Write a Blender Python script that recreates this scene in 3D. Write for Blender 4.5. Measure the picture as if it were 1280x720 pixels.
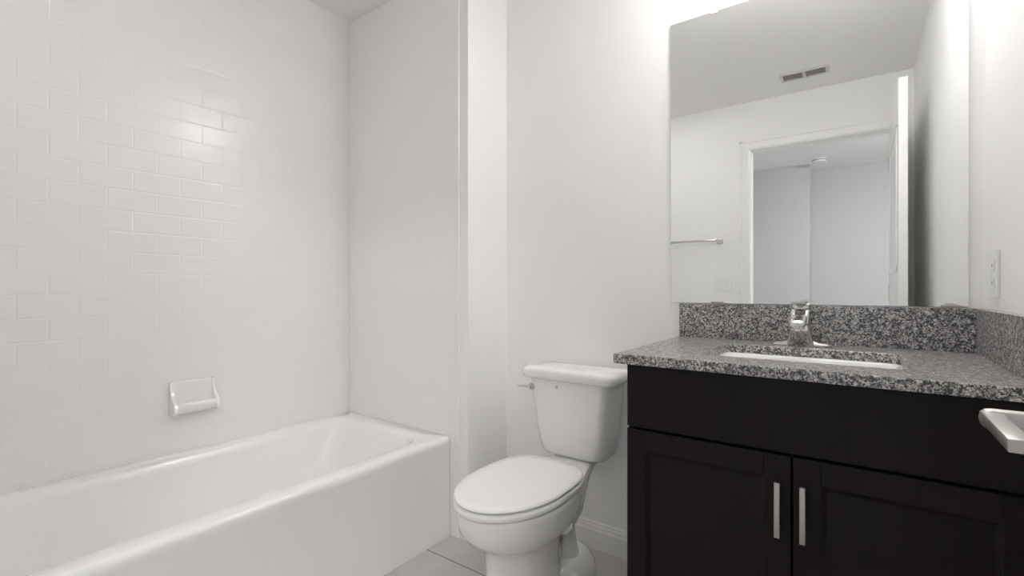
import bpy, bmesh, math, random
from mathutils import Vector, Matrix
random.seed(4)
for o in list(bpy.data.objects):
    bpy.data.objects.remove(o, do_unlink=True)
SC = bpy.context.scene
COL = SC.collection
PI = math.pi

# ---------------------------------------------------------------- camera
CAM_H = 1.0415
cam = bpy.data.cameras.new('camera')
cam.sensor_width = 36.0
cam.lens = 599.8 / 1280 * 36.0
cam.shift_y = 1.5 / 1280
cam.clip_start = 0.02
camo = bpy.data.objects.new('camera', cam)
camo.location = (0, 0, CAM_H)
camo.rotation_euler = (PI / 2, 0, math.radians(35.99))
COL.objects.link(camo)
SC.camera = camo

# ---------------------------------------------------------------- world, exposure, lights
w = bpy.data.worlds.new('world')
w.use_nodes = True
w.node_tree.nodes['Background'].inputs[0].default_value = (0.96, 0.98, 1.0, 1)
w.node_tree.nodes['Background'].inputs[1].default_value = 0.3
SC.world = w
vs = SC.view_settings
vs.view_transform = 'Standard'
vs.look = 'None'
vs.gamma = 1
vs.use_curve_mapping = False
vs.exposure = 2.0
SC.cycles.max_bounces = 16
SC.cycles.diffuse_bounces = 12
SC.cycles.glossy_bounces = 8
SHADE_EMIT = 6.9       # glowing glass of the vanity lamp
CEIL_FILL_EMIT = 17.0        # added fill light in the ceiling beside the bathtub, unseen
HALL_FILL_EMIT = 38.0        # added fill light in the hall, unseen

# ---------------------------------------------------------------- room numbers (metres, camera at x=y=0)
XL, XR = -2.105, 0.268          # tiled long wall, right wall
YB = 1.765                      # wall with mirror and toilet
YT, XT = 1.497, -1.312          # boxed-out wall at the tub's end, its outer corner
YF, YF2 = -0.317, -0.437        # door wall, room side / hall side
ZC = 2.40
DX0, DX1, DZ = -0.648, 0.150, 2.05
TUBX, TUBH = -1.398, 0.420

# ---------------------------------------------------------------- materials
def mat(name, color=(.8, .8, .8), rough=.5, metal=0.0, spec=.5, coat=0.0):
    m = bpy.data.materials.new(name)
    m.use_nodes = True
    b = m.node_tree.nodes['Principled BSDF']
    b.inputs['Base Color'].default_value = (*color, 1)
    b.inputs['Roughness'].default_value = rough
    b.inputs['Metallic'].default_value = metal
    b.inputs['Specular IOR Level'].default_value = spec
    b.inputs['Coat Weight'].default_value = coat
    return m

def nd(m, t, **kw):
    n = m.node_tree.nodes.new(t)
    for k, v in kw.items():
        setattr(n, k, v)
    return n

def ln(m, a, ao, b, bi):
    m.node_tree.links.new(a.outputs[ao], b.inputs[bi])

def noise_bump(m, scale, strength, dist=.002, detail=3):
    b = m.node_tree.nodes['Principled BSDF']
    tc = nd(m, 'ShaderNodeTexCoord')
    n = nd(m, 'ShaderNodeTexNoise')
    n.inputs['Scale'].default_value = scale
    n.inputs['Detail'].default_value = detail
    bp = nd(m, 'ShaderNodeBump')
    bp.inputs['Strength'].default_value = strength
    bp.inputs['Distance'].default_value = dist
    ln(m, tc, 'Object', n, 'Vector')
    ln(m, n, 'Fac', bp, 'Height')
    ln(m, bp, 'Normal', b, 'Normal')
    return n

M_WALL = mat('painted_wall', (.91, .907, .90), .55, spec=.3)
noise_bump(M_WALL, 90, .12, .002)
M_CEIL = mat('ceiling_paint', (.89, .885, .88), .8, spec=.2)
noise_bump(M_CEIL, 60, .25, .003)
M_TRIM = mat('trim_paint', (.91, .907, .90), .3)
noise_bump(M_TRIM, 30, .03, .001)
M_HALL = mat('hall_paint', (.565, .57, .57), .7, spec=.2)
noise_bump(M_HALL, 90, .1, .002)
M_PORC = mat('white_porcelain', (.905, .90, .89), .12, spec=.5, coat=.3)
noise_bump(M_PORC, 6, .02, .002)
M_SEAT = mat('white_seat_plastic', (.89, .885, .87), .22)
noise_bump(M_SEAT, 8, .01, .001)
M_TUB = mat('white_tub_enamel', (.91, .905, .895), .18, coat=.2)
noise_bump(M_TUB, 5, .02, .002)
M_CHROME = mat('polished_chrome', (.66, .65, .64), .13, 1.0)
noise_bump(M_CHROME, 40, .01, .0005)
M_NICKEL = mat('brushed_nickel', (.52, .49, .475), .34, 1.0)
noise_bump(M_NICKEL, 300, .06, .0004)
M_MIRROR = mat('mirror_glass', (.90, .91, .90), .012, 1.0)
M_CLEAR = mat('clear_plastic', (.85, .85, .84), .15)
M_PLATE = mat('white_plate_plastic', (.87, .87, .86), .3)
M_DARK = mat('dark_slot', (.03, .03, .03), .6)
M_VENT = mat('vent_enamel', (.70, .69, .67), .4)
M_DUCT = mat('vent_shadow_gap', (.45, .44, .43), .7)

def espresso():
    m = mat('espresso_wood', (.012, .009, .008), .36, spec=.22)
    b = m.node_tree.nodes['Principled BSDF']
    tc = nd(m, 'ShaderNodeTexCoord')
    mp = nd(m, 'ShaderNodeMapping')
    mp.inputs['Scale'].default_value = (60, 60, 4)
    n = nd(m, 'ShaderNodeTexNoise')
    n.inputs['Scale'].default_value = 1.0
    n.inputs['Detail'].default_value = 5
    r = nd(m, 'ShaderNodeValToRGB')
    r.color_ramp.elements[0].position = .3
    r.color_ramp.elements[0].color = (.0062, .0036, .0030, 1)
    r.color_ramp.elements[1].position = .75
    r.color_ramp.elements[1].color = (.0095, .0056, .0047, 1)
    ln(m, tc, 'Object', mp, 'Vector'); ln(m, mp, 'Vector', n, 'Vector')
    ln(m, n, 'Fac', r, 'Fac'); ln(m, r, 'Color', b, 'Base Color')
    return m
M_WOOD = espresso()

def granite():
    m = mat('speckled_granite', (.2, .2, .2), .30, spec=1.0)
    b = m.node_tree.nodes['Principled BSDF']
    tc = nd(m, 'ShaderNodeTexCoord')
    nz = nd(m, 'ShaderNodeTexNoise')
    nz.inputs['Scale'].default_value = 120
    nz.inputs['Detail'].default_value = 3
    mx = nd(m, 'ShaderNodeMixRGB'); mx.blend_type = 'LINEAR_LIGHT'
    mx.inputs['Fac'].default_value = .006
    ln(m, tc, 'Object', mx, 'Color1'); ln(m, tc, 'Object', nz, 'Vector'); ln(m, nz, 'Color', mx, 'Color2')
    v1 = nd(m, 'ShaderNodeTexVoronoi'); v1.inputs['Scale'].default_value = 270
    v2 = nd(m, 'ShaderNodeTexVoronoi'); v2.inputs['Scale'].default_value = 520
    n2 = nd(m, 'ShaderNodeTexNoise'); n2.inputs['Scale'].default_value = 75; n2.inputs['Detail'].default_value = 4
    for v in (v1, v2):
        ln(m, mx, 'Color', v, 'Vector')
    ln(m, tc, 'Object', n2, 'Vector')
    a = nd(m, 'ShaderNodeMath', operation='MULTIPLY'); a.inputs[1].default_value = .50
    bb = nd(m, 'ShaderNodeMath', operation='MULTIPLY'); bb.inputs[1].default_value = .25
    c = nd(m, 'ShaderNodeMath', operation='MULTIPLY'); c.inputs[1].default_value = .40
    s1 = nd(m, 'ShaderNodeSeparateColor'); s2 = nd(m, 'ShaderNodeSeparateColor')
    ln(m, v1, 'Color', s1, 'Color'); ln(m, v2, 'Color', s2, 'Color')
    ln(m, s1, 'Red', a, 0); ln(m, s2, 'Green', bb, 0); ln(m, n2, 'Fac', c, 0)
    ad = nd(m, 'ShaderNodeMath', operation='ADD'); ad2 = nd(m, 'ShaderNodeMath', operation='ADD')
    ln(m, a, 0, ad, 0); ln(m, bb, 0, ad, 1); ln(m, ad, 0, ad2, 0); ln(m, c, 0, ad2, 1)
    r = nd(m, 'ShaderNodeValToRGB')
    e = r.color_ramp.elements
    e[0].position = .32; e[0].color = (.007, .0065, .007, 1)
    e[1].position = .80; e[1].color = (.70, .685, .68, 1)
    for p, col in ((.44, (.028, .026, .027, 1)), (.51, (.13, .125, .127, 1)), (.62, (.26, .253, .255, 1))):
        q = e.new(p); q.color = col
    ln(m, ad2, 0, r, 'Fac'); ln(m, r, 'Color', b, 'Base Color')
    return m
M_GRAN = granite()

def subway(axis, relief):
    """glossy white 3x6 subway tile, soft edges; axis: the wall runs along 'x' or 'y'"""
    m = mat('white_subway_tile_' + axis, (.89, .883, .875), .18, spec=.35)
    b = m.node_tree.nodes['Principled BSDF']
    tc = nd(m, 'ShaderNodeTexCoord')
    sp = nd(m, 'ShaderNodeSeparateXYZ'); cb = nd(m, 'ShaderNodeCombineXYZ')
    ln(m, tc, 'Object', sp, 'Vector')
    ln(m, sp, 'X' if axis == 'x' else 'Y', cb, 'X'); ln(m, sp, 'Z', cb, 'Y')
    mp = nd(m, 'ShaderNodeMapping'); mp.inputs['Location'].default_value = (-.0015, .013, 0)
    ln(m, cb, 'Vector', mp, 'Vector')
    def brick(mortar, smooth):
        k = nd(m, 'ShaderNodeTexBrick')
        k.offset = .5
        k.inputs['Scale'].default_value = 1
        k.inputs['Brick Width'].default_value = .1480
        k.inputs['Row Height'].default_value = .0740
        k.inputs['Mortar Size'].default_value = mortar
        k.inputs['Mortar Smooth'].default_value = smooth
        k.inputs['Color1'].default_value = (0, 0, 0, 1)
        k.inputs['Color2'].default_value = (1, 1, 1, 1)
        ln(m, mp, 'Vector', k, 'Vector')
        return k
    k1 = brick(.0045, 1.0)
    inv = nd(m, 'ShaderNodeMath', operation='SUBTRACT'); inv.inputs[0].default_value = 1
    ln(m, k1, 'Fac', inv, 1)
    nz = nd(m, 'ShaderNodeTexNoise'); nz.inputs['Scale'].default_value = 11; nz.inputs['Detail'].default_value = 1
    ln(m, tc, 'Object', nz, 'Vector')
    ml = nd(m, 'ShaderNodeMath', operation='MULTIPLY'); ml.inputs[1].default_value = .6
    ln(m, nz, 'Fac', ml, 0)
    ad = nd(m, 'ShaderNodeMath', operation='ADD')
    ln(m, inv, 0, ad, 0); ln(m, ml, 0, ad, 1)
    bp = nd(m, 'ShaderNodeBump'); bp.inputs['Strength'].default_value = relief; bp.inputs['Distance'].default_value = .0012
    ln(m, ad, 0, bp, 'Height'); ln(m, bp, 'Normal', b, 'Normal')
    return m
M_TILE_Y, M_TILE_X = subway('y', .42), subway('x', .12)

def floor_mat():
    m = mat('grey_floor_tile', (.3, .29, .28), .35)
    b = m.node_tree.nodes['Principled BSDF']
    tc = nd(m, 'ShaderNodeTexCoord')
    mp = nd(m, 'ShaderNodeMapping'); mp.inputs['Location'].default_value = (.99, .477, 0)
    k = nd(m, 'ShaderNodeTexBrick')
    k.offset = 0
    k.inputs['Scale'].default_value = 1
    k.inputs['Brick Width'].default_value = .61
    k.inputs['Row Height'].default_value = .61
    k.inputs['Mortar Size'].default_value = .0022
    k.inputs['Mortar Smooth'].default_value = .1
    k.inputs['Color1'].default_value = (.53, .51, .495, 1)
    k.inputs['Color2'].default_value = (.55, .53, .515, 1)
    k.inputs['Mortar'].default_value = (.07, .066, .062, 1)
    nz = nd(m, 'ShaderNodeTexNoise'); nz.inputs['Scale'].default_value = 9; nz.inputs['Detail'].default_value = 5
    mx = nd(m, 'ShaderNodeMixRGB'); mx.blend_type = 'OVERLAY'; mx.inputs['Fac'].default_value = .18
    ln(m, tc, 'Object', mp, 'Vector'); ln(m, mp, 'Vector', k, 'Vector'); ln(m, tc, 'Object', nz, 'Vector')
    ln(m, k, 'Color', mx, 'Color1'); ln(m, nz, 'Fac', mx, 'Color2'); ln(m, mx, 'Color', b, 'Base Color')
    return m
M_FLOOR = floor_mat()

def emit(name, color, strength):
    m = bpy.data.materials.new(name); m.use_nodes = True
    nt = m.node_tree
    b = nt.nodes['Principled BSDF']
    b.inputs['Base Color'].default_value = (.9, .9, .88, 1)
    b.inputs['Emission Color'].default_value = (*color, 1)
    b.inputs['Emission Strength'].default_value = strength
    return m
M_SHADE = emit('glowing_frosted_glass', (1, .985, .965), SHADE_EMIT)
M_CEIL_FILL = emit('ceiling_fill_lens', (1, .985, .965), CEIL_FILL_EMIT)
M_HALL_FILL = emit('hall_fill_diffuser', (.98, .99, 1), HALL_FILL_EMIT)

# ---------------------------------------------------------------- mesh helpers
def obj(name, bm, m, parent=None, smooth=False, angle=40):
    bmesh.ops.recalc_face_normals(bm, faces=bm.faces)
    me = bpy.data.meshes.new(name)
    bm.to_mesh(me); bm.free()
    me.materials.append(m)
    if smooth:
        me.polygons.foreach_set('use_smooth', [True] * len(me.polygons))
        me.set_sharp_from_angle(angle=math.radians(angle))
    o = bpy.data.objects.new(name, me)
    COL.objects.link(o)
    if parent is not None:
        o.parent = parent
    return o

def empty(name, loc=(0, 0, 0)):
    o = bpy.data.objects.new(name, None)
    o.empty_display_size = .05
    o.location = loc
    COL.objects.link(o)
    return o

def tag(o, label=None, cat=None, group=None, kind=None):
    if label: o['label'] = label
    if cat: o['category'] = cat
    if group: o['group'] = group
    if kind: o['kind'] = kind
    return o

def box(bm, x0, x1, y0, y1, z0, z1, bev=0.0, seg=2):
    t = bmesh.new()
    bmesh.ops.create_cube(t, size=1)
    for v in t.verts:
        v.co = Vector(((x0 + x1) / 2 + v.co.x * (x1 - x0), (y0 + y1) / 2 + v.co.y * (y1 - y0), (z0 + z1) / 2 + v.co.z * (z1 - z0)))
    if bev > 0:
        bmesh.ops.bevel(t, geom=list(t.edges), offset=bev, segments=seg, profile=.5, affect='EDGES')
    join(bm, t)

def join(bm, t):
    mp = {v: bm.verts.new(v.co) for v in t.verts}
    for f in t.faces:
        try: bm.faces.new([mp[v] for v in f.verts])
        except ValueError: pass
    t.free()

def loft(bm, rings, cap0=True, cap1=True, closed=True):
    R = [[bm.verts.new(p) for p in r] for r in rings]
    n = len(R[0])
    for a, b in zip(R, R[1:]):
        for i in range(n if closed else n - 1):
            j = (i + 1) % n
            bm.faces.new((a[i], a[j], b[j], b[i]))
    if cap0: bm.faces.new(list(reversed(R[0])))
    if cap1: bm.faces.new(R[-1])

def rrect(x0, x1, y0, y1, z, r, seg=6):
    pts = []
    for cx, cy, a0 in ((x1 - r, y1 - r, 0), (x0 + r, y1 - r, PI / 2), (x0 + r, y0 + r, PI), (x1 - r, y0 + r, 1.5 * PI)):
        for i in range(seg + 1):
            a = a0 + PI / 2 * i / seg
            pts.append(Vector((cx + r * math.cos(a), cy + r * math.sin(a), z)))
    return pts

def tube(bm, path, rad, seg=16, flat=1.0):
    """tube along a path of points; rad a number or a list"""
    P = [Vector(p) for p in path]
    rings = []
    up = Vector((0, 0, 1))
    for i, p in enumerate(P):
        t = (P[min(i + 1, len(P) - 1)] - P[max(i - 1, 0)]).normalized()
        ref = up if abs(t.z) < .9 else Vector((1, 0, 0))
        s = t.cross(ref).normalized(); u = s.cross(t).normalized()
        r = rad[i] if isinstance(rad, (list, tuple)) else rad
        rings.append([p + s * (r * math.cos(a)) + u * (r * flat * math.sin(a)) for a in [2 * PI * k / seg for k in range(seg)]])
    loft(bm, rings)

def smooth_path(pts, n=6):
    P = [Vector(p) for p in pts]
    out = []
    for i in range(len(P) - 1):
        p0, p1, p2, p3 = P[max(i - 1, 0)], P[i], P[i + 1], P[min(i + 2, len(P) - 1)]
        for k in range(n):
            t = k / n
            out.append(.5 * ((2 * p1) + (p2 - p0) * t + (2 * p0 - 5 * p1 + 4 * p2 - p3) * t * t + (3 * p1 - p0 - 3 * p2 + p3) * t ** 3))
    out.append(P[-1])
    return out

def lathe(bm, prof, c, axis='z', seg=24):
    rings = []
    for r, h in prof:
        ring = []
        for k in range(seg):
            a = 2 * PI * k / seg
            q = (r * math.cos(a), r * math.sin(a))
            if axis == 'z': p = (q[0], q[1], h)
            elif axis == 'y': p = (q[0], h, q[1])
            else: p = (h, q[0], q[1])
            ring.append(Vector(c) + Vector(p))
        rings.append(ring)
    loft(bm, rings)

def struct(name, bm, m, parent=None, **k):
    o = obj(name, bm, m, parent, **k)
    if parent is None: o['kind'] = 'structure'
    return o

def B(*a, **k):
    bm = bmesh.new(); box(bm, *a, **k); return bm

# ---------------------------------------------------------------- room shell
HY = -2.95     # far end of the hall
struct('floor', B(XL - .12, 2.0, HY - .12, YB + .12, -.1, 0), M_FLOOR)
struct('ceiling', B(XL - .12, 2.0, HY - .12, YB + .12, ZC, ZC + .1), M_CEIL)
struct('wall_left', B(XL - .12, XL, YF2, YB + .12, 0, ZC), M_TILE_Y)
struct('wall_back', B(XL, XR + .12, YB, YB + .12, 0, ZC), M_WALL)
struct('wall_right', B(XR, XR + .12, YF2, YB, 0, ZC), M_WALL)
struct('wall_tub_head', B(XL, XT, YT, YB, 0, ZC, bev=0.0), M_WALL)
struct('wall_tub_foot', B(XL, XT, YF, -.026, 0, ZC), M_TILE_X)
bm = bmesh.new()
box(bm, XL, DX0 - .02, YF2, YF, 0, ZC)
box(bm, DX1 + .02, XR, YF2, YF, 0, ZC)
box(bm, DX0 - .02, DX1 + .02, YF2, YF, DZ + .02, ZC)
struct('wall_front', bm, M_WALL)
# hall beyond the door
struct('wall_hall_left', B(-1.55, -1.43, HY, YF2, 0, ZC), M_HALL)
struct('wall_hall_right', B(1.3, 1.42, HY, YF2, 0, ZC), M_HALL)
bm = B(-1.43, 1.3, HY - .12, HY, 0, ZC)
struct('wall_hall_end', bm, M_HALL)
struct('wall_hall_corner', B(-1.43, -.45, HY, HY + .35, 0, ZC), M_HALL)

# tile field on the tub's head wall with a rounded outer edge
struct('trim_1', B(XL, -1.356, YT - .008, YT, 0, ZC, bev=.003), M_TILE_X)

# baseboards with a stepped profile
def base_profile(bm, p0, p1, nrm, h=.105):
    prof = [(0, 0), (.014, 0), (.014, h * .70), (.010, h * .76), (.010, h * .83), (.006, h * .90), (.006, h * .96), (.002, h), (0, h)]
    n = Vector(nrm)
    r0 = [Vector(p0) + n * a + Vector((0, 0, b)) for a, b in prof]
    r1 = [Vector(p1) + n * a + Vector((0, 0, b)) for a, b in prof]
    loft(bm, [r0, r1])
bm = bmesh.new(); base_profile(bm, (XT, YB, 0), (-.50, YB, 0), (0, -1, 0))
struct('baseboard_back', bm, M_TRIM)
bm = bmesh.new(); base_profile(bm, (XT, YT, 0), (XT, YB, 0), (1, 0, 0))
struct('baseboard_tub_side', bm, M_TRIM)
bm = bmesh.new(); base_profile(bm, (XR, YF, 0), (XR, 1.17, 0), (-1, 0, 0))
struct('baseboard_right', bm, M_TRIM)
bm = bmesh.new(); base_profile(bm, (XT, YF, 0), (DX0 - .07, YF, 0), (0, 1, 0))
struct('baseboard_front', bm, M_TRIM)

# door frame: jamb and casing
bm = bmesh.new()
box(bm, DX0 - .02, DX0, YF2 - .004, YF + .004, 0, DZ, bev=.001)
box(bm, DX1, DX1 + .02, YF2 - .004, YF + .004, 0, DZ, bev=.001)
box(bm, DX0 - .02, DX1 + .02, YF2 - .004, YF + .004, DZ, DZ + .02, bev=.001)
struct('trim_2', bm, M_TRIM)
def casing(bm, x0, x1, z0, z1, y, s):
    box(bm, x0, x1, min(y, y + s * .012), max(y, y + s * .012), z0, z1, bev=.003)
bm = bmesh.new()
for y, s in ((YF, 1), (YF2, -1)):
    casing(bm, DX0 - .07, DX0 - .006, 0, DZ + .07, y, s)
    casing(bm, DX1 + .006, DX1 + .07, 0, DZ + .07, y, s)
    casing(bm, DX0 - .006, DX1 + .006, DZ + .006, DZ + .07, y, s)
    # raised outer bead
    casing(bm, DX0 - .07, DX0 - .052, 0, DZ + .07, y + s * .006, s)
    casing(bm, DX1 + .052, DX1 + .07, 0, DZ + .07, y + s * .006, s)
    casing(bm, DX0 - .07, DX1 + .07, DZ + .052, DZ + .07, y + s * .006, s)
struct('trim_3', bm, M_TRIM)

# open door folded back along the right wall
LX0, LX1, LY0, LY1 = 0.144, 0.179, -0.290, 0.629
d = empty('door_1', (LX1, LY0, 0)); d['kind'] = 'structure'
def local(bm, root):
    off = Vector(root.location)
    for v in bm.verts: v.co -= off
    return bm
bm = bmesh.new()
box(bm, LX0, LX1, LY0, LY1, .008, 2.035, bev=.0015)
for z0, z1 in ((.25, .95), (1.13, 1.85)):
    for x in (LX0, LX1):
        # raised moulding of the two panels
        for a in ((LY0 + .12, LY1 - .12, z0, z0 + .02), (LY0 + .12, LY1 - .12, z1 - .02, z1), (LY0 + .12, LY0 + .14, z0, z1), (LY1 - .14, LY1 - .12, z0, z1)):
            box(bm, x - .004, x + .004, a[0], a[1], a[2], a[3], bev=.002)
struct('door_leaf', local(bm, d), M_TRIM, d)
HZ, HYY = .931, .571
hd = None
bm = bmesh.new()
lathe(bm, [(.026, 0), (.0265, -.004), (.024, -.0075), (.012, -.0085)], (LX0, HYY, HZ), 'x', 32)
rose = struct('rose', local(bm, d), M_NICKEL, d, smooth=True)
bm = bmesh.new()
# neck: a rod out of the rose with a domed end, then the flat blade towards the hinge side
lathe(bm, [(.0105, -.006), (.0105, -.012), (.0088, -.0125), (.0088, -.054), (.008, -.0580), (.0055, -.0605), (.002, -.0615)], (LX0, HYY, HZ), 'x', 28)
t = bmesh.new()
box(t, LX0 - .0610, LX0 - .0470, .474, HYY + .002, HZ - .0035, HZ + .0065, bev=.0013)
join(bm, t)
lev = struct('lever_handle', local(bm, d), M_NICKEL, d, smooth=True)
lev['label'] = 'brushed metal lever handle'
bm = bmesh.new()
lathe(bm, [(.026, 0), (.0265, .004), (.024, .0075), (.009, .0085), (.009, .05), (.004, .052)], (LX1, HYY, HZ), 'x', 28)
box(bm, LX1 + .038, LX1 + .05, .46, HYY, HZ - .0035, HZ + .0065, bev=.0013)
struct('lever_handle', local(bm, d), M_NICKEL, d, smooth=True)
struct('latch_plate', local(B(LX0 + .006, LX1 - .006, LY1 - .0005, LY1 + .001, HZ - .03, HZ + .03, bev=.0004), d), M_NICKEL, d)
for z in (.2, 1.02, 1.82):
    bm = bmesh.new()
    lathe(bm, [(.006, -.05), (.007, -.045), (.007, .045), (.006, .05)], (LX0 + .004, LY0 - .010, z), 'z', 16)
    box(bm, LX0 + .002, LX0 + .03, LY0 - .003, LY0 - .0005, z - .045, z + .045)
    struct('hinge', local(bm, d), M_NICKEL, d, smooth=True)

# ---------------------------------------------------------------- bathtub
def bathtub():
    x0, x1, y0, y1 = XL + .001, TUBX, -.024, YT - .010
    r = empty('bathtub', ((x0 + x1) / 2, (y0 + y1) / 2, 0))
    bm = bmesh.new()
    S = 10
    rings = []
    # apron and outer edge, up and over the rim, down into the basin
    rings.append(rrect(x0, x1 - .006, y0, y1, 0.0, .006, S))
    rings.append(rrect(x0, x1 - .006, y0, y1, .02, .006, S))
    rings.append(rrect(x0, x1 - .005, y0, y1, TUBH - .045, .006, S))
    rings.append(rrect(x0, x1 - .001, y0, y1, TUBH - .033, .008, S))
    for k in range(0, 6):
        a = PI / 2 * k / 5
        e = .018 * (1 - math.cos(a))
        rings.append(rrect(x0 + e * .15, x1 - e, y0 + e * .15, y1 - e * .15, TUBH - .018 + .018 * math.sin(a), .010 + e * .2, S))
    def basin(i, z, rad, ext=0):
        return rrect(x0 + .045 + i, x1 - .075 - i, y0 + .075 + i * 1.2, y1 - .085 - i * (1.2 + ext), z, rad, S)
    rings.append(basin(-.008, TUBH, .10))
    rings.append(basin(.000, TUBH - .003, .10))
    rings.append(basin(.010, TUBH - .014, .10))
    rings.append(basin(.018, TUBH - .04, .10))
    rings.append(basin(.035, TUBH - .16, .10, 1.2))
    rings.append(basin(.055, TUBH - .28, .11, 1.8))
    rings.append(basin(.075, TUBH - .325, .12, 1.8))
    rings.append(basin(.115, TUBH - .345, .10, 1.6))
    loft(bm, rings)
    shell = obj('tub_shell', local(bm, r), M_TUB, r, smooth=True, angle=35)
    # drain and overflow at the head end away from the camera
    bm = bmesh.new()
    lathe(bm, [(.03, 0), (.032, .003), (.026, .005), (.01, .003)], ((x0 + x1) / 2, .32, TUBH - .345), 'z', 24)
    obj('drain', local(bm, r), M_CHROME, r, smooth=True)
    tag(r, 'white alcove bathtub with flat apron below the white tiled wall', 'bathtub')
bathtub()

# ---------------------------------------------------------------- soap dish
def soap_dish():
    cy, zb = .778, .568
    r = empty('soap_dish', (XL, cy, zb))
    X = XL
    bm = bmesh.new()
    hw, h = .077, .122
    # back plate with soft edges
    t = bmesh.new(); box(t, X, X + .012, cy - hw, cy + hw, zb, zb + h, bev=.005, seg=3); join(bm, t)
    # raised surround: top hood and two cheeks that run into the tray
    for s in (-1, 1):
        prof = [(0, h), (.016, h), (.022, h * .75), (.034, h * .5), (.058, h * .36), (.062, h * .12), (.045, 0), (0, 0)]
        ya, yb = (cy + s * hw, cy + s * (hw - .010))
        loft(bm, [[Vector((X + a, ya, zb + b)) for a, b in prof], [Vector((X + a, yb, zb + b)) for a, b in prof]])
    obj('back_plate', local(bm, r), M_PORC, r, smooth=True, angle=50)
    bm = bmesh.new()
    prof = [(.008, .004), (.040, .002), (.058, .012), (.066, .026), (.066, .040), (.060, .046), (.054, .042), (.050, .026), (.012, .022), (.008, .03)]
    n = 10
    rings = []
    for i in range(n + 1):
        u = -1 + 2 * i / n
        bow = 1 - .16 * abs(u) ** 3
        rings.append([Vector((X + a * (bow if a > .02 else 1), cy + u * (hw - .004), zb + b)) for a, b in prof])
    loft(bm, rings)
    obj('tray', local(bm, r), M_PORC, r, smooth=True, angle=50)
    tag(r, 'white ceramic soap dish fixed to the tiled wall above the bathtub', 'soap dish')
soap_dish()

# ---------------------------------------------------------------- toilet
def egg(cx, yc, yf, yr, hw, z, n=48, nf=2.0, nr=2.6):
    pts = []
    for k in range(n):
        a = 2 * PI * k / n
        c, s = math.cos(a), math.sin(a)
        e = nr if s > 0 else nf
        x = hw * math.copysign(abs(c) ** (2 / e), c)
        y = (yr - yc if s > 0 else yc - yf) * math.copysign(abs(s) ** (2 / e), s)
        pts.append(Vector((cx + x, yc + y, z)))
    return pts

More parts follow.
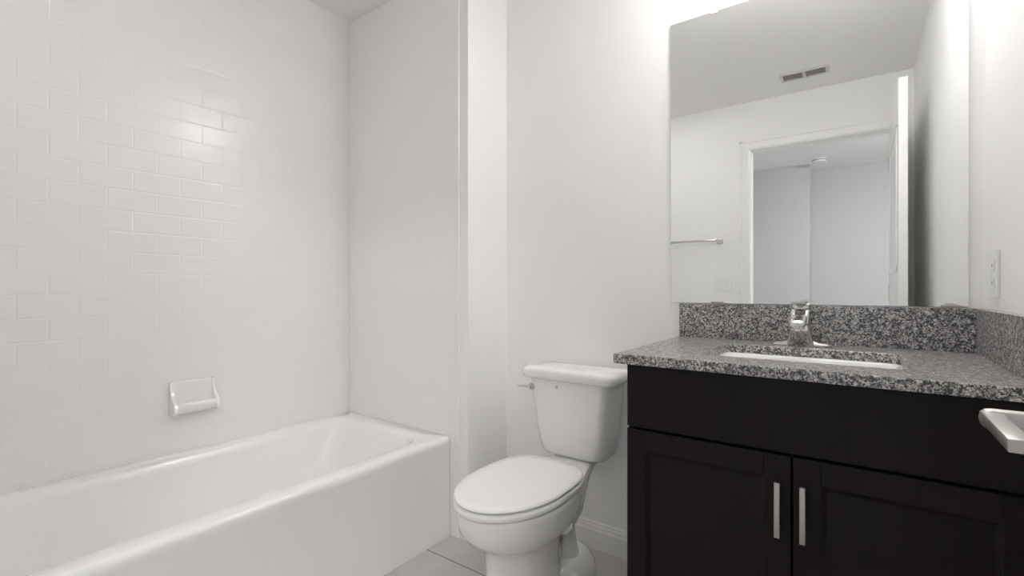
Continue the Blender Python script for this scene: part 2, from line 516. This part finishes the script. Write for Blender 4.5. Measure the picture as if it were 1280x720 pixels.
def toilet():
    cx = -.893
    r = empty('toilet', (cx, 1.40, 0))
    # bowl: foot, waist, flare, rim, with the rear deck and the trapway
    bm = bmesh.new()
    rings = [egg(cx, 1.32, 1.140, 1.520, .114, 0.0, nr=3), egg(cx, 1.32, 1.138, 1.520, .115, .022, nr=3),
             egg(cx, 1.30, 1.148, 1.44, .105, .040), egg(cx, 1.29, 1.148, 1.425, .100, .10),
             egg(cx, 1.28, 1.142, 1.42, .100, .17), egg(cx, 1.28, 1.134, 1.43, .103, .225), egg(cx, 1.275, 1.118, 1.44, .114, .255),
             egg(cx, 1.27, 1.092, 1.455, .134, .273), egg(cx, 1.265, 1.062, 1.475, .152, .292), egg(cx, 1.262, 1.042, 1.49, .161, .316),
             egg(cx, 1.26, 1.032, 1.505, .163, .345), egg(cx, 1.26, 1.028, 1.513, .166, .372),
             egg(cx, 1.26, 1.028, 1.515, .167, .382), egg(cx, 1.26, 1.032, 1.512, .164, .3875),
             egg(cx, 1.26, 1.05, 1.50, .15, .389)]
    loft(bm, rings)
    # rear deck that carries the tank
    def dk(y, hw, z0, z1):
        q = .018
        return [Vector((cx + a, y, b)) for a, b in ((-hw + q, z1), (hw - q, z1), (hw - .004, z1 - .005), (hw, z1 - .018), (hw, z0 + .035), (hw - .02, z0 + .008), (hw - .06, z0), (-hw + .06, z0), (-hw + .02, z0 + .008), (-hw, z0 + .035), (-hw, z1 - .018), (-hw + .004, z1 - .005))]
    loft(bm, [dk(1.36, .145, .24, .392), dk(1.44, .138, .262, .394), dk(1.52, .112, .290, .395), dk(1.58, .094, .318, .396), dk(1.62, .086, .335, .396), dk(1.70, .070, .345, .394)])
    # trapway: rises behind the waist, turns over and runs down to the floor
    for dx in (-.026, .026):
        pts = smooth_path([(cx + dx, 1.24, .105), (cx + dx, 1.31, .090), (cx + dx, 1.375, .120), (cx + dx, 1.415, .195), (cx + dx, 1.445, .250), (cx + dx, 1.480, .225), (cx + dx, 1.500, .15), (cx + dx, 1.52, .09), (cx + dx, 1.54, .03)], 6)
        tube(bm, pts, .050, 18)
    # rear foot
    loft(bm, [egg(cx, 1.50, 1.36, 1.665, .116, 0, nf=3, nr=3), egg(cx, 1.50, 1.36, 1.665, .116, .028, nf=3, nr=3), egg(cx, 1.50, 1.37, 1.66, .108, .048, nf=3, nr=3), egg(cx, 1.51, 1.39, 1.645, .094, .075, nf=2.5, nr=2.5), egg(cx, 1.52, 1.42, 1.62, .07, .092, nf=2.2, nr=2.2)])
    obj('bowl', local(bm, r), M_PORC, r, smooth=True, angle=50)
    for s in (-1, 1):
        bm = bmesh.new()
        lathe(bm, [(.019, 0), (.0195, .010), (.017, .018), (.010, .024), (.003, .026)], (cx + s * .098, 1.455, .044), 'z', 20)
        obj('bolt_cap', local(bm, r), M_SEAT, r, smooth=True)
    # seat ring (closed under the lid) and lid
    def pad(name, z0, z1, hw, yf, yr, dome, e=.006, nr=3.3):
        bm = bmesh.new()
        yc = 1.256
        R = [egg(cx, yc, yf + e, yr - e, hw - e, z0, nr=nr), egg(cx, yc, yf + e * .3, yr - e * .3, hw - e * .3, z0 + e * .3, nr=nr),
             egg(cx, yc, yf, yr, hw, z0 + e, nr=nr), egg(cx, yc, yf, yr, hw, z1 - e * 1.2, nr=nr),
             egg(cx, yc, yf + e * .3, yr - e * .3, hw - e * .3, z1 - e * .45, nr=nr), egg(cx, yc, yf + e * 1.2, yr - e * 1.2, hw - e * 1.2, z1, nr=nr)]
        for q in (.8, .6, .4, .2):
            R.append(egg(cx, yc, yc - (yc - yf) * q, yc + (yr - yc) * q, hw * q, z1 + dome * (1 - q * q), nr=nr + (2 - nr) * (1 - q)))
        loft(bm, R)
        return obj(name, local(bm, r), M_SEAT, r, smooth=True, angle=60)
    pad('seat', .3915, .4125, .168, 1.016, 1.501, 0.0)
    pad('seat_lid', .4160, .4280, .166, 1.018, 1.4985, .005)
    for s in (-1, 1):
        bm = bmesh.new()
        box(bm, cx + s * .062 - .016, cx + s * .062 + .016, 1.492, 1.522, .386, .417, bev=.006, seg=3)
        obj('seat_hinge', local(bm, r), M_SEAT, r, smooth=True)
    # tank: tapers down, soft corners, bowed front
    def tk(hw, yf, yr, z, rad, bow=.012):
        pts = rrect(cx - hw, cx + hw, yf, yr, z, rad, 6)
        for p in pts:
            if p.y < (yf + yr) / 2:
                u = (p.x - cx) / hw
                p.y -= bow * (1 - u * u)
        return pts
    cx2 = cx
    bm = bmesh.new()
    yr = 1.738
    def tk2(hw, yf, z, rad, bow=.012, y1=yr):
        pts = tk(hw, yf, y1, z, rad, bow)
        return pts
    loft(bm, [tk2(.100, 1.622, .3965, .04, .004, 1.72), tk2(.124, 1.607, .402, .045, .006, 1.728), tk2(.139, 1.598, .418, .045, .008), tk2(.148, 1.592, .45, .045, .010),
              tk2(.157, 1.585, .53, .042), tk2(.168, 1.578, .64, .040), tk2(.174, 1.575, .690, .040), tk2(.172, 1.577, .694, .04)])
    obj('tank', local(bm, r), M_PORC, r, smooth=True, angle=50)
    bm = bmesh.new()
    yl = 1.746
    loft(bm, [tk2(.180, 1.575, .6945, .03, .012, 1.742), tk2(.192, 1.564, .696, .03, .014, yl), tk2(.1975, 1.558, .702, .03, .014, yl), tk2(.199, 1.556, .720, .03, .014, yl), tk2(.197, 1.558, .730, .03, .014, yl),
              tk2(.191, 1.564, .7365, .03, .014, 1.742), tk2(.179, 1.577, .740, .03, .012, 1.73), tk2(.10, 1.62, .741, .03, .006, 1.69)])
    obj('tank_lid', local(bm, r), M_PORC, r, smooth=True, angle=60)
    # trip lever on the tank front, left
    tr = bmesh.new()
    lx, lz, ly = cx2 - .150, .660, 1.5700
    lathe(tr, [(.013, 0), (.0135, -.004), (.011, -.009), (.005, -.011)], (lx, ly, lz), 'y', 20)
    pts = smooth_path([(lx, ly - .012, lz), (lx - .018, ly - .016, lz + .002), (lx - .040, ly - .017, lz + .001), (lx - .058, ly - .013, lz - .003)], 4)
    tube(tr, pts, [.0055] * 3 + [.005] * (len(pts) - 5) + [.0055, .004], 12, .8)
    o = obj('trip_lever', local(tr, r), M_CHROME, r, smooth=True); o['label'] = 'chrome flush lever'
    bm = bmesh.new()
    lathe(bm, [(.006, 0), (.006, -.0015), (.004, -.002)], (cx2 - .035, 1.5645, .671), 'y', 14)
    obj('badge', local(bm, r), M_NICKEL, r, smooth=True)
    tag(r, 'white two-piece toilet with closed lid between bathtub and dark vanity', 'toilet')
toilet()

# ---------------------------------------------------------------- vanity cabinet
CX0, CX1, CYF = -.5030, XR - .006, 1.2075     # sides and face of the doors
CZT = .8468
def vanity():
    r = empty('vanity_cabinet', ((CX0 + CX1) / 2, (CYF + YB) / 2, 0))
    P = lambda bm: local(bm, r)
    yc = CYF + .021                          # carcass front
    bm = bmesh.new()
    box(bm, CX0, CX0 + .016, yc, YB - .002, .0, CZT, bev=.001)
    box(bm, CX1 - .016, CX1, yc, YB - .002, .0, CZT, bev=.001)
    box(bm, CX0 + .016, CX1 - .016, yc, YB - .002, .10, .116)
    box(bm, CX0 + .016, CX1 - .016, YB - .012, YB - .002, .116, CZT)
    box(bm, CX0 + .016, CX1 - .016, yc + .06, yc + .075, 0, .10)
    # face frame
    box(bm, CX0 + .0002, CX0 + .038, yc - .002, yc + .018, .10, CZT - .0005)
    box(bm, CX1 - .038, CX1 - .0002, yc - .002, yc + .018, .10, CZT - .0005)
    box(bm, CX0 + .038, CX1 - .038, yc - .001, yc + .018, CZT - .04, CZT - .0005)
    box(bm, CX0 + .038, CX1 - .038, yc - .001, yc + .018, .66, .70)
    box(bm, CX0 + .038, CX1 - .038, yc - .001, yc + .018, .10, .13)
    obj('carcass', P(bm), M_WOOD, r)
    g = .0025
    fx0, fx1 = CX0 + g, CX1 - .004
    obj('drawer_front', P(B(fx0, fx1, CYF, yc - .002, .6815, CZT - .004, bev=.002)), M_WOOD, r)
    xm = -.1215
    def door(x0, x1, hx):
        z0, z1 = .112, .6745
        sw = .052
        bm = bmesh.new()
        box(bm, x0, x0 + sw, CYF, yc - .002, z0, z1, bev=.0015)
        box(bm, x1 - sw, x1, CYF, yc - .002, z0, z1, bev=.0015)
        box(bm, x0 + sw, x1 - sw, CYF, yc - .002, z1 - sw, z1, bev=.0015)
        box(bm, x0 + sw, x1 - sw, CYF, yc - .002, z0, z0 + sw, bev=.0015)
        box(bm, x0 + sw, x1 - sw, CYF + .009, yc - .004, z0 + sw, z1 - sw)
        # sloped moulding inside the frame
        for q in range(4):
            i0, i1 = 0.0, .010
            a = [(x0 + sw, z0 + sw), (x1 - sw, z0 + sw), (x1 - sw, z1 - sw), (x0 + sw, z1 - sw)]
            b = [(x0 + sw + i1, z0 + sw + i1), (x1 - sw - i1, z0 + sw + i1), (x1 - sw - i1, z1 - sw - i1), (x0 + sw + i1, z1 - sw - i1)]
            j = (q + 1) % 4
            vs_ = [bm.verts.new((p[0], y, p[1])) for p, y in ((a[q], CYF + .002), (a[j], CYF + .002), (b[j], CYF + .0088), (b[q], CYF + .0088))]
            bm.faces.new(vs_)
        d = obj('door', P(bm), M_WOOD, r)
        bm = bmesh.new()
        zt, zb = .6235, .5035
        box(bm, hx - .0055, hx + .0055, CYF - .034, CYF - .026, zb, zt, bev=.0012)
        for z in (zt - .014, zb + .014):
            lathe(bm, [(.0042, -.028), (.0042, .0)], (hx, CYF, z), 'y', 12)
        h = obj('handle', P(bm), M_NICKEL, d, smooth=True)
        h['label'] = 'brushed metal bar pull'
        return d
    door(fx0, xm - .002, -.1465)
    door(xm + .002, fx1, -.0990)
    tag(r, 'dark espresso vanity cabinet with two doors under the granite top', 'cabinet')
vanity()

# ---------------------------------------------------------------- granite top with splashes
CTX0, CTX1, CTY0, CTZ, CTH = -.5265, XR - .001, 1.177, .8723, .0250
SKX0, SKX1, SKY0, SKY1 = -.338, .084, 1.300, 1.600
def counter():
    r = empty('countertop', ((CTX0 + CTX1) / 2, (CTY0 + YB) / 2, CTZ - CTH))
    bm = bmesh.new()
    S = 6
    inn = rrect(SKX0, SKX1, SKY0, SKY1, 0, .035, S)
    # outer outline with the same number of points as the cut-out
    def outp(e, z):
        return rrect(CTX0 + e, CTX1 - e, CTY0 + e, YB - .001 - e, z, .003, S)
    zt, zb = CTZ, CTZ - CTH
    rings = [[Vector((p.x, p.y, zb)) for p in inn], outp(.0015, zb), outp(0, zb + .0015), outp(0, zt - .002), outp(.002, zt),
             [Vector((p.x + .0015 * (1 if p.x > -.13 else -1), p.y + .0015 * (1 if p.y > 1.45 else -1), zt)) for p in inn],
             [Vector((p.x, p.y, zt - .0015)) for p in inn], [Vector((p.x, p.y, zb)) for p in inn]]
    loft(bm, rings, False, False)
    bmesh.ops.remove_doubles(bm, verts=bm.verts, dist=1e-5)
    obj('slab', local(bm, r), M_GRAN, r)
    zs = .9901
    obj('backsplash', local(B(-.5262, CTX1, YB - .0205, YB - .0005, zt, zs, bev=.0012), r), M_GRAN, r)
    obj('side_splash', local(B(XR - .0205, XR - .0008, CTY0 + .002, YB - .0206, zt, zs, bev=.0012), r), M_GRAN, r)
    tag(r, 'speckled grey granite vanity top with matching backsplash beside the toilet', 'countertop')
counter()

# ---------------------------------------------------------------- undermount basin
def basin():
    cx, cy = (SKX0 + SKX1) / 2, (SKY0 + SKY1) / 2
    zb = CTZ - CTH
    r = empty('sink_basin', (cx, cy, zb - .15))
    bm = bmesh.new()
    def q(i, z, rad):
        return rrect(SKX0 + i, SKX1 - i, SKY0 + i, SKY1 - i, z, rad, 8)
    rings = [q(-.022, zb - .0004, .05), q(.004, zb - .0004, .036), q(.010, zb - .006, .04), q(.018, zb - .06, .05), q(.026, zb - .11, .06), q(.045, zb - .132, .06), q(.08, zb - .140, .05), q(.12, zb - .142, .03),
             q(.12, zb - .152, .03), q(.04, zb - .146, .06), q(.012, zb - .11, .06), q(-.002, zb - .02, .05), q(-.022, zb - .012, .05), q(-.022, zb - .0004, .05)]
    loft(bm, rings, False, False)
    bmesh.ops.remove_doubles(bm, verts=bm.verts, dist=1e-5)
    # close the bottom
    bm.verts.ensure_lookup_table()
    for z in (zb - .142, zb - .152):
        vs_ = [v for v in bm.verts if abs(v.co.z - z) < 1e-5]
        vs_.sort(key=lambda v: math.atan2(v.co.y - cy, v.co.x - cx))
        bm.faces.new(vs_)
    obj('bowl', local(bm, r), M_PORC, r, smooth=True, angle=50)
    bm = bmesh.new()
    lathe(bm, [(.022, 0), (.023, .002), (.018, .0035), (.006, .002)], (cx, cy, zb - .1419), 'z', 20)
    obj('drain', local(bm, r), M_CHROME, r, smooth=True)
    tag(r, 'white rectangular undermount sink set in the granite top', 'sink')
basin()

# ---------------------------------------------------------------- faucet
def faucet():
    fx, fy, z0 = -.145, 1.676, CTZ
    r = empty('faucet', (fx, fy, z0))
    # winged deck plate
    bm = bmesh.new()
    n = 40
    def stad(hx, hy, z, lift=0):
        pts = []
        for k in range(n):
            a = 2 * PI * k / n
            x = hx * math.copysign(abs(math.cos(a)) ** .8, math.cos(a)); y = hy * math.copysign(abs(math.sin(a)) ** .9, math.sin(a))
            pts.append(Vector((fx + x, fy + y, z + lift * max(0, 1 - (abs(x) / .045) ** 1.5))))
        return pts
    loft(bm, [stad(.0765, .026, z0 + .0002), stad(.077, .0265, z0 + .004), stad(.072, .0235, z0 + .009, .008), stad(.055, .017, z0 + .012, .014), stad(.02, .008, z0 + .014, .016)])
    obj('deck_plate', local(bm, r), M_CHROME, r, smooth=True, angle=60)
    # body: broad at the foot, waisted, with rounded-square section
    bm = bmesh.new()
    def sec(hx, y0, y1, z, rad):
        return rrect(fx - hx, fx + hx, fy + y0, fy + y1, z0 + z, rad, 5)
    loft(bm, [sec(.0355, -.0285, .022, .0008, .008), sec(.0335, -.0300, .022, .012, .008), sec(.0295, -.038, .021, .030, .009), sec(.0268, -.047, .020, .046, .010), sec(.0250, -.055, .020, .060, .010), sec(.0240, -.058, .020, .072, .010), sec(.0236, -.034, .020, .098, .010), sec(.0232, -.022, .020, .106, .010), sec(.021, -.018, .018, .109, .010)])
    obj('body', local(bm, r), M_CHROME, r, smooth=True, angle=50)
    # spout reaching over the basin, drooping to its end
    bm = bmesh.new()
    def sp(y, zc, hx, hz):
        pts = []
        for k in range(20):
            a = 2 * PI * k / 20
            pts.append(Vector((fx + hx * math.copysign(abs(math.cos(a)) ** .55, math.cos(a)), fy + y, z0 + zc + hz * math.copysign(abs(math.sin(a)) ** .6, math.sin(a)))))
        return pts
    loft(bm, [sp(.005, .074, .0225, .026), sp(-.020, .076, .0215, .023), sp(-.045, .077, .0205, .019), sp(-.072, .075, .020, .0155), sp(-.095, .071, .0195, .013), sp(-.108, .067, .0185, .011), sp(-.113, .064, .015, .008)])
    lathe(bm, [(.010, .0), (.0105, -.008), (.009, -.010)], (fx, fy - .096, z0 + .060), 'z', 18)
    obj('spout', local(bm, r), M_CHROME, r, smooth=True, angle=60)
    # lever: cap and flat paddle on top
    bm = bmesh.new()
    lathe(bm, [(.0215, .1092), (.022, .113), (.020, .121), (.014, .125), (.004, .127)], (fx, fy, z0), 'z', 28)
    def pd(y, z, hx, th):
        return [Vector((fx + a, fy + y, z0 + z + b)) for a, b in ((-hx, 0), (-hx * .6, th * .5), (0, th * .65), (hx * .6, th * .5), (hx, 0), (hx * .6, -th * .5), (0, -th * .5), (-hx * .6, -th * .5))]
    loft(bm, [pd(.012, .123, .012, .010), pd(-.008, .125, .0165, .009), pd(-.035, .128, .0185, .007), pd(-.060, .130, .0205, .006), pd(-.070, .1305, .018, .004)])
    o = obj('lever', local(bm, r), M_CHROME, r, smooth=True, angle=60)
    bm = bmesh.new()
    lathe(bm, [(.003, .0), (.003, .022), (.005, .024), (.005, .030), (.002, .032)], (fx, fy + .021, z0 + .010), 'z', 12)
    obj('lift_rod', local(bm, r), M_CHROME, r, smooth=True)
    tag(r, 'chrome single-lever faucet standing behind the sink', 'faucet')
faucet()

# ---------------------------------------------------------------- mirror
def mirror():
    x0, x1, z0, z1 = -.5615, .2345, .9925, 2.006
    r = empty('wall_mirror', ((x0 + x1) / 2, YB, z0))
    y1 = YB - .001; y0 = YB - .0065
    bm = bmesh.new()
    box(bm, x0, x1, y0, y1, z0, z1, bev=.0009, seg=1)
    o = obj('mirror_pane', local(bm, r), M_MIRROR, r)
    for x, z, s in ((-.41, z1, 1), (.08, z1, 1), (-.40, z0, -1), (.198, z0, -1)):
        bm = bmesh.new()
        hw = .012 if s > 0 else .020
        if s > 0:
            box(bm, x - hw, x + hw, y0 - .004, YB - .0005, z + .0005, z + .016, bev=.002)
            box(bm, x - hw, x + hw, y0 - .004, y0 - .0005, z - .009, z + .003, bev=.0012)
        else:
            box(bm, x - hw, x + hw, y0 - .003, y0 - .0005, z - .0015, z + .006, bev=.001)
        obj('mirror_clip', local(bm, r), M_CLEAR if s > 0 else M_NICKEL, r)
    tag(r, 'large frameless wall mirror standing on the granite backsplash', 'mirror')
mirror()

# ---------------------------------------------------------------- vanity lamp above the mirror
def vanity_lamp():
    cx, z = -.16, 2.315
    r = empty('vanity_lamp', (cx, YB, z))
    obj('back_plate', local(B(cx - .22, cx + .22, YB - .022, YB - .0005, z - .035, z + .035, bev=.006), r), M_NICKEL, r)
    for k in (-1, 0, 1):
        x = cx + k * .135
        bm = bmesh.new()
        tube(bm, smooth_path([(x, YB - .020, z), (x, YB - .07, z + .012), (x, YB - .190, z + .010), (x, YB - .200, z - .02)], 5), .008, 12)
        lathe(bm, [(.012, .0), (.022, -.008), (.022, -.03)], (x, YB - .200, z - .010), 'z', 20)
        a = obj('arm', local(bm, r), M_NICKEL, r, smooth=True)
        bm = bmesh.new()
        lathe(bm, [(.020, -.030), (.034, -.036), (.046, -.065), (.053, -.11), (.056, -.135), (.040, -.137), (.01, -.137)], (x, YB - .200, z - .010), 'z', 28)
        obj('glass_shade', local(bm, r), M_SHADE, a, smooth=True)
    tag(r, 'three-shade metal vanity lamp on the wall above the mirror', 'lamp')
vanity_lamp()

# ---------------------------------------------------------------- things on the walls and ceilings
def outlet():
    cy, cz = 1.635, 1.078
    r = empty('wall_outlet', (XR, cy, cz))
    obj('cover_plate', local(B(XR - .006, XR - .0003, cy - .036, cy + .036, cz - .058, cz + .058, bev=.002), r), M_PLATE, r)
    for s in (-1, 1):
        bm = bmesh.new(); box(bm, XR - .008, XR - .006, cy - .017, cy + .017, cz + s * .021 - .014, cz + s * .021 + .014, bev=.001)
        f = obj('socket', local(bm, r), M_PLATE, r)
        bm = bmesh.new()
        for q in (-.006, .006):
            box(bm, XR - .0083, XR - .0079, cy + q - .001, cy + q + .001, cz + s * .021 - .004, cz + s * .021 + .004)
        obj('slot', local(bm, r), M_DARK, f)
    tag(r, 'white outlet plate on the right wall just above the granite side splash', 'outlet')
outlet()

def switch():
    cx, cz = -.832, 1.082
    r = empty('light_switch', (cx, YF, cz))
    obj('cover_plate', local(B(cx - .057, cx + .057, YF + .0003, YF + .006, cz - .058, cz + .058, bev=.002), r), M_PLATE, r)
    for s in (-1, 1):
        obj('rocker', local(B(cx + s * .023 - .016, cx + s * .023 + .016, YF + .006, YF + .009, cz - .033, cz + .033, bev=.0015), r), M_PLATE, r)
    tag(r, 'white double switch plate on the door wall, seen in the mirror below the towel bar', 'switch')
switch()

def towel_bar():
    x0, x1, z = -1.270, -.855, 1.405
    r = empty('towel_bar', ((x0 + x1) / 2, YF, z))
    bm = bmesh.new(); tube(bm, [(x0, YF + .055, z), (x1, YF + .055, z)], .008, 16)
    obj('bar', local(bm, r), M_CHROME, r, smooth=True)
    for x in (x0, x1):
        bm = bmesh.new()
        box(bm, x - .022, x + .022, YF + .0003, YF + .010, z - .022, z + .022, bev=.003)
        box(bm, x - .011, x + .011, YF + .008, YF + .067, z - .011, z + .011, bev=.003)
        obj('post', local(bm, r), M_CHROME, r, smooth=True)
    tag(r, 'metal towel bar on the door wall, seen in the mirror left of the doorway', 'towel bar')
towel_bar()

def vent():
    x0, x1, y0, y1 = -.42, -.155, -.075, .055
    r = empty('ceiling_vent', ((x0 + x1) / 2, (y0 + y1) / 2, ZC))
    bm = bmesh.new()
    z0 = ZC - .008
    box(bm, x0, x1, y0, y0 + .018, z0, ZC - .0003, bev=.003); box(bm, x0, x1, y1 - .018, y1, z0, ZC - .0003, bev=.003)
    box(bm, x0, x0 + .018, y0 + .018, y1 - .018, z0, ZC - .0003); box(bm, x1 - .018, x1, y0 + .018, y1 - .018, z0, ZC - .0003)
    xm = (x0 + x1) / 2
    box(bm, xm - .008, xm + .008, y0 + .018, y1 - .018, z0, ZC - .0003)
    obj('frame', local(bm, r), M_VENT, r)
    obj('duct_opening', local(B(x0 + .018, x1 - .018, y0 + .018, y1 - .018, ZC - .0015, ZC - .0003), r), M_DUCT, r)
    for xa, xb in ((x0 + .018, xm - .008), (xm + .008, x1 - .018)):
        for k in range(5):
            y = y0 + .026 + k * .0185
            bm = bmesh.new()
            loft(bm, [[Vector((x, y, ZC - .002)), Vector((x, y + .013, ZC - .008)), Vector((x, y + .014, ZC - .007)), Vector((x, y + .001, ZC - .001))] for x in (xa, xb)])
            obj('louver', local(bm, r), M_VENT, r)
    tag(r, 'white louvered air vent in the ceiling, seen in the mirror', 'vent')
vent()

def smoke():
    r = empty('smoke_detector', (-.345, -2.42, ZC))
    bm = bmesh.new()
    lathe(bm, [(.065, -.0003), (.066, -.02), (.055, -.032), (.02, -.036)], (-.345, -2.42, ZC), 'z', 28)
    obj('housing', local(bm, r), M_PLATE, r, smooth=True)
    bm = bmesh.new()
    lathe(bm, [(.0665, -.012), (.0668, -.013), (.0668, -.017), (.0665, -.018)], (-.345, -2.42, ZC), 'z', 28)
    obj('vent_ring', local(bm, r), M_DARK, r, smooth=True)
    tag(r, 'round white smoke detector on the hall ceiling, seen in the mirror through the doorway', 'smoke detector')
smoke()

def flush(name, x, y, m, label):
    r = empty(name, (x, y, ZC))
    bm = bmesh.new(); lathe(bm, [(.150, -.0003), (.152, -.02), (.145, -.024)], (x, y, ZC), 'z', 36)
    obj('base', local(bm, r), M_NICKEL, r, smooth=True)
    bm = bmesh.new(); lathe(bm, [(.140, -.024), (.138, -.045), (.11, -.07), (.06, -.085), (.01, -.09)], (x, y, ZC), 'z', 36)
    obj('diffuser', local(bm, r), m, r, smooth=True)
    tag(r, label, 'lamp')
def fill_downlight(x, y):
    r = empty('added_fill_downlight', (x, y, ZC))
    bm = bmesh.new()
    lathe(bm, [(.070, -.0003), (.095, -.0003), (.096, -.004), (.088, -.009), (.074, -.010), (.070, -.006)], (x, y, ZC), 'z', 36)
    obj('trim_ring', local(bm, r), M_TRIM, r, smooth=True)
    bm = bmesh.new(); lathe(bm, [(.069, -.0005), (.069, -.005), (.05, -.0065), (.01, -.007)], (x, y, ZC), 'z', 36)
    obj('lens', local(bm, r), M_CEIL_FILL, r, smooth=True)
    tag(r, 'added recessed fill light in the ceiling beside the bathtub, out of view', 'lamp')
fill_downlight(-1.15, .25)  # added out of view to brighten tub, toilet and floor
flush('added_hall_fill_lamp', .62, -1.25, M_HALL_FILL, 'added flush fill light on the hall ceiling outside the door, out of view')  # added out of the mirror's view, sends fill in through the doorway
